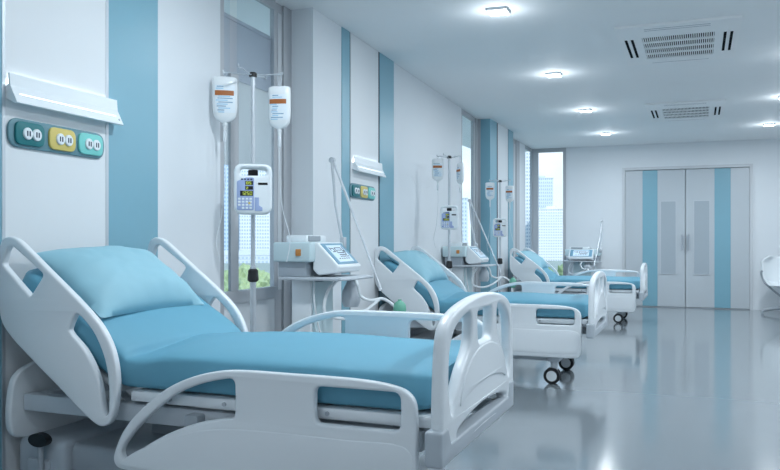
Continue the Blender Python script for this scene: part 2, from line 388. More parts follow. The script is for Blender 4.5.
# ------------------------------------------------------------------ bed-head lamps and outlet panels
def on_wall(x, y): return (x, y, 0)
WR = math.atan(-TILT)     # the wall's own turn
def head_lamp(label, fn, yc):
    t = thing('bed_head_lamp', label, 'wall lamp', (fn(yc)+.006, yc, 1.824), WR, 'white bed head lamps on the wall')
    L = .343
    prof = [(.014, .075), (.020, .075), (.024, .022), (.060, -.050), (.052, -.054), (0, -.03), (0, .02), (.014, .03)]
    q = MB(); n = len(prof)
    q.add([(x, -L, z) for x, z in prof]+[(x, L, z) for x, z in prof], [tuple(range(n)), tuple(range(2*n-1, n-1, -1))]+[(i, (i+1) % n, n+(i+1) % n, n+i) for i in range(n)])
    q.build('lamp_housing', M['white2'], t, smooth=False)
    q = MB()   # glowing slot lying on the sloped face
    e = Vector((.036, 0, -.072)).normalized(); nrm = Vector((.072, 0, .036)).normalized()
    p0 = Vector((.024, 0, .022))+e*.036
    vs = []
    for s in (-1, 1):
        for a, d in ((-.0025, .0012), (.0025, .0012), (.0025, -.002), (-.0025, -.002)):
            p = p0+e*a+nrm*d; vs.append((p.x, s*(L-.035), p.z))
    q.add(vs, [(0, 1, 2, 3), (7, 6, 5, 4), (0, 4, 5, 1), (1, 5, 6, 2), (2, 6, 7, 3), (3, 7, 4, 0)]); q.build('light_slot', M['lampglow'], t, smooth=False)
    q = MB(); q.box((.001, -L+.01, .035), (.009, L-.01, .045)); q.build('uplight_strip', M['uplight'], t, smooth=False)
    q = MB(); q.lathe([(.0, 0), (.005, 0), (.005, .004), (.0, .004)], 12, mtx=Matrix.Translation(Vector((.024, L-.02, .022))+e*.055+nrm*.0)@Matrix.Rotation(R(58), 4, 'Y')); q.build('pull_switch', M['palegrey'], t)
head_lamp('large white wedge bed head lamp with glowing slot above the nearest bed', w1, 2.783)
head_lamp('small white wedge bed head lamp on the middle wall panel, behind the middle bed', w2, 6.27)

def outlet(label, fn, yc, zc):
    t = thing('outlet_panel', label, 'socket panel', (fn(yc)+.006, yc, zc), WR, 'socket panels with three coloured modules')
    def pl(cy, hw, hh, rad, x0, x1, nm, m, par):
        q = MB(); q.plate(fillet([(-hw, -hh), (hw, -hh), (hw, hh), (-hw, hh)], rad, 8), [], x1-x0, .004, lambda u, v, w: ((x0+x1)/2+w, cy+u, v)); return q.build(nm, m, par)
    pl(0, .300, .062, .058, 0, .012, 'base_plate', M['outletbase'], t)
    for cy, m in ((-.186, 'dot_teal'), (.008, 'dot_yellow'), (.196, 'dot_mint')):
        mo = pl(cy, .083, .050, .036, .008, .022, 'socket_module', M[m], t)
        for s in (-.026, .026):
            q = MB(); q.lathe([(0, .018), (.026, .018), (.026, .027), (.023, .030), (0, .030)], 20, mtx=Matrix.Translation((0, cy+s+.006, 0))@Matrix.Rotation(R(90), 4, 'Y')); q.build('socket', M['white2'], mo)
            q = MB()
            for e in (-.007, .007): q.box((.029, cy+s+.006+e-.003, -.011), (.0315, cy+s+.006+e+.003, .011))
            q.build('socket_slots', M['ink'], mo, smooth=False)
outlet('large teal socket panel with teal, yellow and mint modules above the nearest bed', w1, 2.742, 1.656)
outlet('small teal socket panel with teal, yellow and mint modules behind the middle bed', w2, 6.15, 1.612)

# ------------------------------------------------------------------ beds
BX = -1.7    # bed root x in the bed's own drawing
FOOT_OUT = [(-2.03, .325), (-2.07, .335), (-2.084, .36), (-2.075, .40), (-2.032, .482), (-1.949, .567), (-1.839, .648), (-1.721, .70), (-1.60, .728), (-1.50, .735), (-1.35, .735), (-1.20, .735), (-1.05, .732), (-.947, .722), (-.891, .705), (-.862, .674), (-.853, .60), (-.852, .50), (-.852, .42), (-.856, .37), (-.875, .318), (-.91, .305), (-1.1, .302), (-1.4, .302), (-1.7, .308)]
FOOT_H1 = [(-2.043, .375), (-2.045, .40), (-1.989, .474), (-1.907, .549), (-1.799, .629), (-1.695, .673), (-1.60, .697), (-1.556, .702), (-1.543, .69), (-1.541, .66), (-1.541, .60), (-1.543, .572), (-1.556, .562), (-1.60, .556), (-1.708, .53), (-1.839, .478), (-1.95, .415), (-2.017, .368), (-2.034, .364)]
FOOT_H2 = fillet([(-1.224, .70), (-.908, .70), (-.908, .572), (-1.224, .572)], .03, 5)
HEAD_OUT = [(-2.674, 1.10), (-2.674, 1.16), (-2.655, 1.20), (-2.622, 1.214), (-2.578, 1.204), (-2.503, 1.152), (-2.409, 1.08), (-2.30, .998), (-2.214, .93), (-2.145, .865), (-2.095, .786), (-2.069, .686), (-2.071, .582), (-2.094, .51), (-2.118, .487), (-2.148, .481), (-2.192, .499), (-2.375, .632), (-2.50, .722), (-2.60, .80), (-2.655, .86), (-2.674, .93), (-2.676, 1.02)]
HEAD_H1 = fillet([(-2.652, 1.10), (-2.617, 1.188), (-2.43, 1.062), (-2.502, .972)], [.02, .03, .02, .006], 5)
HEAD_H2 = [(-2.272, .905), (-2.30, .856), (-2.302, .842), (-2.23, .776), (-2.173, .693), (-2.145, .613), (-2.134, .547), (-2.125, .522), (-2.112, .53), (-2.106, .58), (-2.108, .652), (-2.126, .74), (-2.173, .832), (-2.215, .878), (-2.25, .905), (-2.262, .91)]

def mattress_mesh():
    # centre line: flat part then raised back part, surfaces given by (point, normal)
    a = R(31); T = .152; zb = .617; hw = .428
    path = []
    n1 = 34
    for i in range(n1+1):
        path.append((Vector((-.812+(-2.06+.812)*i/n1, 0, zb)), Vector((0, 0, 1)), i/n1))
    # smooth knee
    for k in range(1, 6):
        aa = a*k/6; path.append((Vector((-2.06-.10*k/6, 0, zb+.10*k/6*math.tan(aa)*.6)), Vector((math.sin(aa), 0, math.cos(aa))), 1+k/6*.1))
    base = path[-1][0]; n2 = 18
    for i in range(1, n2+1):
        d = .63*i/n2; path.append((base+Vector((-math.cos(a)*d, 0, math.sin(a)*d)), Vector((math.sin(a), 0, math.cos(a))), 1.1+i/n2))
    N = 44; rows = []
    tot = len(path)
    for i, (p, nr, s) in enumerate(path):
        e = min(i, tot-1-i)
        k = [.90, .965, .99, 1][min(e, 3)] ; kt = [.72, .90, .98, 1][min(e, 3)]
        row = []
        for j in range(N):
            th = 2*math.pi*j/N; c, sn = math.cos(th), math.sin(th)
            ex = .28
            y = hw*k*math.copysign(abs(c)**ex, c); h = math.copysign(abs(sn)**ex, sn)
            t_ = T/2+h*T/2*kt
            if h > .3:
                yy = y/hw
                t_ += .022*(1-yy*yy)*(1 if s < 1 else .5)
                w_ = noise.noise(Vector((p.x*2.2, y*2.0, 3.1)))*.010+noise.noise(Vector((p.x*7+y*4, y*3-p.x*2, 1.7)))*.004
                kn = math.exp(-((p.x+2.03)/.09)**2)
                w_ += kn*(-.012+.012*math.sin(y*9+1)+.010*noise.noise(Vector((p.x*14, y*5, 0))))
                t_ += w_
            if abs(c) > .7 and e > 1:
                y += math.copysign(.006*noise.noise(Vector((p.x*5, h*3, 7+c))), y)
            q_ = p+nr*t_; row.append((q_.x-BX, y, q_.z))
        rows.append(row)
    m = MB(); m.grid(rows, True, True); return m

def pillow_mesh(sd):
    # local: u along bed width, v along the back rest, w thickness
    m = MB(); n1, n2 = 36, 26; L, W, T = .365, .235, .115
    for side in (1, -1):
        rows = []
        for i in range(n1+1):
            row = []
            for j in range(n2+1):
                u = -1+2*i/n1; v = -1+2*j/n2
                g = max(0, (1-abs(u)**2.6))**.55*max(0, (1-abs(v)**2.4))**.6
                pin = 1-.06*(1-u*u)*(v*v) ; pin2 = 1-.05*(1-v*v)*(u*u)
                wv = 1+.16*noise.noise(Vector((u*2.2+sd, v*2.4, side)))+.07*noise.noise(Vector((u*6, v*5+sd, side)))
                row.append((v*W*pin, u*L*pin2, side*T*g*wv*(1 if side > 0 else .5)))
            rows.append(row)
        m.grid(rows)
    bm = bmesh.new()
    me = bpy.data.meshes.new('tmp'); me.from_pydata(m.v, [], m.f); bm.from_mesh(me); bmesh.ops.remove_doubles(bm, verts=bm.verts, dist=1e-4)
    bm.verts.index_update(); r = MB(); r.add([v.co.copy() for v in bm.verts], [[v.index for v in f.verts] for f in bm.faces]); bm.free(); bpy.data.meshes.remove(me)
    return r

def make_bed(label, pos, dz):
    t = thing('hospital_bed', label, 'hospital bed', (pos[0], pos[1], 0), 0, 'electric hospital beds in a row')
    lift = (0, 0, dz)
    mb = mattress_mesh(); mb.build('mattress', M['sheet'], t, lift, ang=60)
    # deck under the mattress
    q = MB(); q.rbox((-2.05-BX, -.426, .575), (-.815-BX, .426, .617), .010, 2)
    mt = Matrix.Translation((-2.13-BX, 0, .608))@Matrix.Rotation(R(32), 4, 'Y')
    q.rbox((-.59, -.40, -.016), (0, .40, .012), .008, 2, mtx=mt)
    deck = q.build('deck', M['white'], t, lift)
    for x in (-1.86, -1.62, -1.2):
        q = MB(); q.tube([(x-BX, -.432, .597), (x-BX, -.420, .597)], .008, 10); q.build('deck_bolt', M['steel'], deck)
    # frame rails and cross bars under the deck
    q = MB()
    for s in (-1, 1): q.rbox((-2.62-BX, s*.38-.025, .49), (-.86-BX, s*.38+.025, .56), .006, 2)
    for x in (-2.58, -2.1, -1.6, -1.1, -.9): q.box((x-BX-.025, -.38, .50), (x-BX+.025, .38, .555))
    for s in (-1, 1): q.tube([(-2.13-BX, s*.3, .53), (-2.45-BX, s*.3, .76)], .014, 8)
    for x in (-2.08, -1.6, -1.1): q.box((x-BX-.02, -.36, .55), (x-BX+.02, .36, .59))
    q.build('bed_frame', M['palegrey'], t, lift)
    # head end cover and head board
    q = MB()
    out = cr([(-.42, .38), (-.455, .42), (-.455, .56), (-.425, .64), (-.28, .69), (0, .705), (.28, .69), (.425, .64), (.455, .56), (.455, .42), (.42, .38), (0, .375)], 5)
    q.plate(out, [], .035, .01, lambda u, v, w: (-2.645-BX+w, u, v)); q.build('headboard', M['white'], t, lift)
    # lift columns and wheeled base
    zt = .50+dz
    for x in (-2.15, -1.35):
        q = MB(); q.rbox((x-BX-.07, -.09, .22), (x-BX+.07, .09, .40+dz*.5), .01, 2); q.rbox((x-BX-.052, -.07, .39+dz*.5), (x-BX+.052, .07, zt), .006, 2); q.build('lift_column', M['midgrey'], t)
    q = MB()
    for s in (-1, 1): q.rbox((-2.52-BX, s*.33-.035, .185), (-1.05-BX, s*.33+.035, .245), .01, 2)
    for x in (-2.50, -1.09): q.rbox((x-BX-.05, -.42, .185), (x-BX+.05, .42, .25), .012, 2)
    q.rbox((-2.42-BX, -.30, .20), (-1.19-BX, .30, .232), .008, 2)
    q.build('base_chassis', M['palegrey'], t)
    q = MB(); q.rbox((-2.44-BX, -.36, .235), (-1.75-BX, .36, .36+dz*.5), .03, 3); q.build('base_cover', M['grey'], t)
    q = MB(); q.rbox((-2.66-BX, -.40, .155), (-2.40-BX, .40, .375), .03, 3); q.rbox((-2.60-BX, -.415, .22), (-2.47-BX, .415, .30), .02, 2); q.build('end_cover', M['midgrey'], t)
    for x in (-2.50, -1.09):
        for s in (-1, 1):
            y = s*.375; q = MB(); q.lathe([(0, .13), (.024, .13), (.03, .15), (.03, .19), (0, .19)], 16, mtx=Matrix.Translation((x-BX, y, 0)))
            q.rbox((x-BX-.035, y-.010, .062), (x-BX+.03, y+.010, .142), .008, 2)
            c = q.build('caster', M['palegrey'], t)
            for k in (-1, 1):
                mtx = Matrix.Translation((x-BX-.015, y+k*.028, .0683))@Matrix.Rotation(R(90), 4, 'X')
                q = MB(); q.lathe([(.044, -.016), (.062, -.016), (.068, -.010), (.068, .010), (.062, .016), (.044, .016), (.044, -.016)], 28, mtx=mtx); wl = q.build('wheel', M['black'], c)
                q = MB(); q.lathe([(0, -.014), (.0445, -.014), (.0445, .014), (0, .014)], 28, mtx=mtx); q.build('wheel_hub', M['white2'], c)
            if x < -2:
                q = MB(); q.lathe([(0, -.015), (.05, -.015), (.05, .015), (0, .015)], 20, mtx=Matrix.Translation((x-BX+.0, s*.432, .385))@Matrix.Rotation(R(90), 4, 'X')@Matrix.Diagonal((1, .55, 1, 1))); q.build('brake_pedal', M['black'], t)
                q = MB(); q.tube([(x-BX+.0, s*.432, .385), (x-BX+.0, s*.425, .25)], .012, 8); q.build('pedal_arm', M['grey'], t)
    # side rails
    for s in (-1, 1):
        y0 = s*.465; up = 0 if s < 0 else .138
        q = MB(); fn = lambda u, v, w: (u-BX, y0+w, v)
        q.plate(cr(HEAD_OUT, 4), [HEAD_H1, cr(HEAD_H2, 3)], .034, .009, fn)
        r1 = q.build('head_side_rail', M['white'], t, lift)
        q = MB(); q.rbox((-2.34-BX, y0-s*.10 if s > 0 else y0+.012, .60), (-2.26-BX, y0-.012 if s > 0 else y0+.10, .66), .008, 2); q.build('rail_bracket', M['grey'], r1)
        q = MB(); q.plate(cr(FOOT_OUT, 4), [cr(FOOT_H1, 3), FOOT_H2], .034, .009, fn)
        # stiffening skin along the lower part of the panel
        low = [(-2.055, .345), (-1.98, .40), (-1.86, .452), (-1.72, .50), (-1.58, .524), (-1.4, .53), (-1.1, .529), (-.90, .527), (-.868, .50), (-.866, .40), (-.88, .352), (-.92, .338), (-1.4, .335), (-1.8, .335), (-2.0, .336)]
        q.plate(cr(low, 4), [], .038, .006, fn)
        r2 = q.build('foot_side_rail', M['white'], t, (0, 0, dz+up))
        for x in (-1.75, -1.15):
            ya, yb = sorted((y0-s*.012, y0-s*.13)); q = MB(); q.rbox((x-BX-.03, ya, .47-up), (x-BX+.03, yb, .55-up), .008, 2)
            q.build('rail_bracket', M['grey'], r2)
    # foot board: bowed plate with hand hole and two crescents
    half = [(.545, .52), (.565, .60), (.556, .76), (.540, .86), (.515, .912), (.455, .948), (.36, .972), (.22, .990), (.10, .998)]
    out = [(0, 1.0)]+[(-y, z) for y, z in reversed(half)]+half
    fill = [(0, 1.0)]+[(-y, z) for y, z in reversed(half)]+[(-.5, .512), (.5, .512)]+half
    h_hand = fillet([(-.128, .945), (.128, .945), (.112, .822), (-.112, .822)], .035, 5)
    cresL = [(-.470, .64), (-.490, .70), (-.492, .78), (-.478, .845), (-.44, .89), (-.37, .922), (-.275, .942), (-.225, .945), (-.205, .925), (-.205, .87), (-.222, .83), (-.27, .79), (-.33, .75), (-.39, .69), (-.43, .64), (-.45, .625)]
    cresR = [(-y, z) for y, z in reversed(cresL)]
    gap = cr([(-.40, .552), (-.28, .578), (-.12, .592), (0, .595), (.12, .592), (.28, .578), (.40, .552), (.39, .535), (0, .533), (-.39, .535)], 4)
    fb_x = -.768
    fn = lambda u, v, w: (fb_x-BX+w-.008*(u/.56)**2, u*.895, v)
    q = MB(); q.plate(cr(fill, 4), [h_hand, cr(cresL, 4), cr(cresR, 4), gap], .044, .014, fn)
    # thicker shield in the middle of the board
    sh = cr([(-.37, .64), (-.33, .71), (-.24, .77), (-.12, .805), (0, .812), (.12, .805), (.24, .77), (.33, .71), (.37, .64), (.30, .655), (.15, .675), (0, .68), (-.15, .675), (-.30, .655)], 4)
    q.plate(sh, [], .053, .005, fn)
    fb = q.build('footboard', M['white'], t, lift)
    q = MB(); q.plate(fillet([(-.512, .478), (.512, .478), (.512, .595), (.44, .595), (.41, .540), (-.41, .540), (-.44, .595), (-.512, .595)], .014, 4), [], .06, .010, lambda u, v, w: (fb_x-BX-.004+w-.008*(u/.56)**2, u-.022, v))
    q.build('foot_bumper', M['bumper'], t, lift)
    for s in (-1, 1):
        q = MB(); q.box((-.90-BX, s*.30-.02, .49), (-.785-BX, s*.30+.02, .54)); q.build('footboard_bracket', M['grey'], t, lift)
    return t

def make_pillow(label, bed_pos, dz, sd, du=0):
    a = R(33)
    p = pillow_mesh(sd).build('pillow', M['pillow'], None, ang=80)
    x, z = -2.455, .972
    nrm = Vector((math.sin(a), 0, math.cos(a)))
    p.location = (bed_pos[0]+x-BX+nrm.x*.05, bed_pos[1]+du, z+dz+nrm.z*.05)
    p.rotation_euler = (0, a, R(1.5))
    tag(p, label, 'pillow', 'pillows on the hospital beds')
    return p

B1 = (-1.70, 2.865); B2 = (-1.735, 6.94); B3 = (-1.68, 12.08)
make_bed('nearest white hospital bed with blue mattress, filling the left foreground', B1, 0)
make_bed('middle white hospital bed with blue mattress, between the nearest and farthest beds', B2, -.07)
make_bed('farthest white hospital bed with blue mattress, near the corner window', B3, -.135)
make_pillow('blue pillow on the raised back of the nearest bed', B1, 0, 1.0, -.03)
make_pillow('blue pillow on the raised back of the middle bed', B2, -.07, 5.2, 0)
make_pillow('blue pillow on the raised back of the farthest bed', B3, -.135, 9.4, 0)

# ------------------------------------------------------------------ drip stands, bags, pumps
def facing(x, y): return math.atan2(-y, -x)+math.pi/2     # turns local -y towards the viewer's standpoint
def drip_stand(label, x, y, h, knob_z, ar=1.0):
    rz = facing(x, y)
    t = thing('drip_stand', label, 'drip stand', (x, y, 0), rz, 'drip stands beside the beds')
    q = MB(); q.tube([(0, 0, .06), (0, 0, knob_z+.06)], .019, 14); q.build('lower_pole', M['alu'], t)
    q = MB(); q.tube([(0, 0, knob_z), (0, 0, h)], .0135, 14); q.build('upper_pole', M['alu'], t)
    q = MB(); q.lathe([(.0, knob_z-.035), (.022, knob_z-.035), (.034, knob_z-.025), (.030, knob_z+.035), (.02, knob_z+.045), (0, knob_z+.045)], 18)
    q.build('height_knob', M['black'], t)
    q = MB(); q.lathe([(0, h-.014), (.024, h-.012), (.024, h+.008), (.016, h+.016), (0, h+.018)], 18); q.build('hub_cap', M['black'], t)
    for k in range(4):
        a = R([8, 62, 172, 242][k]); c, s = math.cos(a), math.sin(a)
        q = MB(); q.tube(cr([(c*.015, s*.015, h-.002), (c*.08*ar, s*.08*ar, h+.004), (c*.145*ar, s*.145*ar, h+.014), (c*.165*ar, s*.165*ar, h+.009), (c*.178*ar, s*.178*ar, h+.015), (c*.180*ar, s*.180*ar, h+.03)], 4, False), .0042, 8); q.build('hook_arm', M['alu'], t)
    for k in range(5):
        a = R(72*k+20); c, s = math.cos(a), math.sin(a)
        q = MB(); q.tube([(c*.015, s*.015, .085), (c*.14, s*.14, .075), (c*.24, s*.24, .05)], [.016, .013, .011], 10); lg = q.build('base_leg', M['alu'], t)
        q = MB(); q.lathe([(0, -.012), (.024, -.012), (.026, 0), (.024, .012), (0, .012)], 16, mtx=Matrix.Translation((c*.235, s*.235, .0262))@Matrix.Rotation(a, 4, 'Z')@Matrix.Rotation(R(90), 4, 'X')); q.build('caster_wheel', M['black'], lg)
    return t

def bag_sections(): # (z, half width, half depth)
    return [(.0, .052, .014), (-.004, .066, .020), (-.014, .0735, .026), (-.05, .0745, .030), (-.10, .0745, .032), (-.16, .0745, .033), (-.20, .073, .032), (-.240, .067, .029), (-.262, .052, .023), (-.274, .030, .016), (-.280, .016, .012)]
def drip_bag(label, loc, rz, hang, tube_pts, sc=1.0):
    t = thing('drip_bag', label, 'drip bag', loc, rz, 'drip bags hanging on the stands'); t.scale = (sc, sc, sc)
    S = bag_sections(); N = 32; rows = []
    for z, hw, hd in S:
        row = []
        for k in range(N):
            a = 2*math.pi*k/N; c, s = math.cos(a), math.sin(a)
            row.append((hw*math.copysign(abs(c)**.7, c), hd*math.copysign(abs(s)**.8, s), z))
        rows.append(row)
    q = MB(); q.grid(rows, True, True); body = q.build('bag_body', M['bag'], t, ang=60)
    # printed label following the front (-y) of the bag
    def surf(u, z):
        for i in range(len(S)-1):
            if S[i][0] >= z >= S[i+1][0]:
                k = (S[i][0]-z)/(S[i][0]-S[i+1][0]); hw = S[i][1]*(1-k)+S[i+1][1]*k; hd = S[i][2]*(1-k)+S[i+1][2]*k; break
        c = max(-1, min(1, u/hw)); ca = math.copysign(abs(c)**(1/.7), c); sa = math.sqrt(max(0, 1-ca*ca))
        return (u, -hd*abs(sa)**.8-.0012, z)
    rnd = random.Random(int(abs(loc[1])*100)+int(abs(loc[0])*1000))
    def patch(u0, u1, z0, z1, off, nm, m, nu=8, nz=3):
        q = MB(); rows = []
        for j in range(nz+1):
            zz = z0+(z1-z0)*j/nz; rows.append([(lambda p: (p[0], p[1]-off, p[2]))(surf(u0+(u1-u0)*i/nu, zz)) for i in range(nu+1)])
        q.grid(rows); return q, nm, m
    # label with printed lines: one sheet, printed cells chosen row by row
    q, nm, m = patch(-.060, .060, -.055, -.222, 0, 'bag_label', None, 24, 28)
    runs = {}
    for j in range(28):
        if j % 2 == 1 and j not in (5, 7, 9): 
            a = rnd.randint(1, 4); runs[j] = (a, a+rnd.randint(6, 18), 1 if j % 4 == 1 else 2)
    q.m = [(runs[j][2] if j in runs and runs[j][0] <= i < runs[j][1] else 0) for j in range(28) for i in range(24)]
    lab = q.build(nm, [M['label'], M['bagink'], M['lightblue']], body)
    q, nm, m = patch(-.060, .052, -.088, -.118, .0012, 'orange_band', M['bagorange']); q.build(nm, m, lab)
    q = MB(); q.lathe([(0, -.325), (.009, -.325), (.010, -.30), (.014, -.296), (.014, -.276), (0, -.274)], 16); q.build('bag_port', M['bag'], t)
    q = MB(); q.lathe([(0, -.40), (.006, -.40), (.0115, -.385), (.0115, -.335), (.006, -.325), (0, -.325)], 16); q.build('drip_chamber', M['tube'], t)
    q = MB(); q.tube(cr([(0, 0, hang), (.012, 0, hang-.008), (.010, 0, .02), (0, 0, .0), (-.010, 0, .02), (-.012, 0, hang-.008), (0, 0, hang)], 4, False), .0025, 6); q.build('hanging_loop', M['palegrey'], t)
    q = MB(); q.tube(cr([(0, 0, -.395)]+tube_pts, 8, False), .0028, 6); q.build('drip_line', M['tube'], t)
    return t

SEG = {'0': 'abcdef', '1': 'bc', '2': 'abged', '3': 'abgcd', '5': 'afgcd', '8': 'abcdefg'}
def digits(q, txt, x, z, w, h, y):
    for i, ch in enumerate(txt):
        x0 = x+i*w*1.35; k = w*.17
        for s in SEG[ch]:
            a, c, e, g = {'a': (0, w, h-k, h), 'g': (0, w, h/2-k/2, h/2+k/2), 'd': (0, w, 0, k), 'f': (0, k, h/2, h), 'b': (w-k, w, h/2, h), 'e': (0, k, 0, h/2), 'c': (w-k, w, 0, h/2)}[s]
            q.box((x0+a, y-.0006, z+e), (x0+c, y+.001, z+g))
def pump(label, x, y, zc, sc=1.0):
    """clamped on a drip stand pole at (x,y); front faces the viewer's standpoint"""
    rz = facing(x, y)
    t = thing('infusion_pump', label, 'infusion pump', (x, y, zc), rz, 'infusion pumps on the drip stands'); t.scale = (sc, sc, sc)
    hw, hh = .112, .155
    fn = lambda u, v, w: (u, -.085+w, v)
    out = fillet([(-hw, -hh+.01), (hw, -hh+.01), (hw, hh), (-hw, hh)], .055, 8)
    hole = fillet([(-.075, .085), (.08, .085), (.08, .128), (-.075, .128)], .018, 5)
    q = MB(); q.plate(out, [hole], .10, .014, fn); hs = q.build('housing', M['white2'], t)
    yf = -.1362
    q = MB(); q.plate(fillet([(-.094, -.12), (.006, -.12), (.006, .073), (-.04, .073), (-.094, .05)], .012, 5), [], .004, .001, lambda u, v, w: (u, yf+w, v)); kp = q.build('keypad', M['keypad'], t)
    yk = yf-.0025
    for (x0, x1, z0, z1, tx, w, h) in ((-.045, .0, .028, .052, '85', .012, .016), (-.045, .0, .0, .022, '2', .010, .013), (-.075, .0, -.036, -.006, '1250', .0125, .02)):
        q = MB(); q.box((x0, yk, z0), (x1, yf, z1)); d = q.build('display', M['lcd'], t, smooth=False)
        q = MB(); digits(q, tx, x0+.006, z0+(z1-z0-h)/2, w, h, yk); q.build('display_digits', M['digits'], d, smooth=False)
    q = MB(); rnd = random.Random(3)
    for r_ in range(4):
        for c_ in range(4):
            if r_ == 3 and c_ == 0: continue
            q.rbox((-.088+c_*.022, yk-.001, -.060-r_*.018), (-.072+c_*.022, yf, -.047-r_*.018), .002, 1)
    q.build('keys', M['white2'], kp)
    q = MB(); q.lathe([(0, 0), (.007, 0), (.007, .003), (0, .003)], 12, mtx=Matrix.Translation((-.022, yf-.001, -.079))@Matrix.Rotation(R(90), 4, 'X')); q.build('start_key', M['dot_yellow'], kp)
    q = MB()
    for i in range(4): q.box((-.07+i*.018, yk, .058), (-.058+i*.018, yf, .066))
    q.build('key_print', M['ink'], kp, smooth=False)
    q = MB(); q.box((.03, yf-.001, .030), (.085, yf+.002, .043)); q.build('card_slot', M['lcd'], t, smooth=False)
    q = MB(); q.plate([(.010, -.125), (.055, -.125), (.055, -.105), (.035, -.092), (.035, -.045), (.010, -.045)], [], .003, .0006, lambda u, v, w: (u, yf+w, v)); q.build('blue_decal', M['keypad'], t)
    q = MB(); q.rbox((-.03, -.075, .088), (.03, .024, .124), .008, 2); q.build('pole_clamp', M['black'], t)
    return t

def P(x, y, rz, lx, ly): c, s = math.cos(rz), math.sin(rz); return (x+c*lx-s*ly, y+s*lx+c*ly)
def station(x, y, h, kz, pz, labs, sc=1.0, ar=1.0, turn=-16):
    rz = facing(x, y)
    drip_stand(labs[0], x, y, h, kz, ar)
    pump(labs[1], x, y, pz, sc)
    ax, ay = math.cos(R(172))*.170*ar, math.sin(R(172))*.170*ar
    bx, by = P(x, y, rz, ax, ay); z1 = h+.012-.025
    drip_bag(labs[2], (bx, by, z1), rz+R(4), .032, [(.004, .0, -.55), (-.02, .0, -.85), (-.05, -.01, -1.0), (-.03, -.02, -1.12)] , sc)
    cx_, cy_ = P(x, y, rz, math.cos(R(8))*.162*ar, math.sin(R(8))*.162*ar)
    drip_bag(labs[3], (cx_, cy_, h-.06), rz+R(turn), .09, [(.0, .0, -.55), (.02, .0, -.80), (.07, 0, -1.0), (.05, -.01, -1.15)], sc*.94)
station(-2.525, 4.109, 2.205, .98, 1.497, ('drip stand closest to the viewer, in front of the large left window', 'infusion pump on the nearest drip stand, its keypad and digits readable',
        'left drip bag on the nearest stand with an orange band', 'right drip bag on the nearest stand, hanging lower with an orange band'))
station(-2.44, 7.85, 2.07, .937, 1.43, ('middle drip stand beside the middle bed against the plain wall', 'infusion pump on the middle drip stand',
        'left drip bag on the middle stand with an orange band', 'right drip bag on the middle stand, turned aside'), .84, .72, -62)
station(-2.49, 10.31, 1.99, .91, 1.36, ('farthest drip stand in front of the blue striped wall panel', 'infusion pump on the farthest drip stand',
        'left drip bag on the farthest stand, before the blue stripe', 'right drip bag on the farthest stand, before the white panel'), .84, .8)

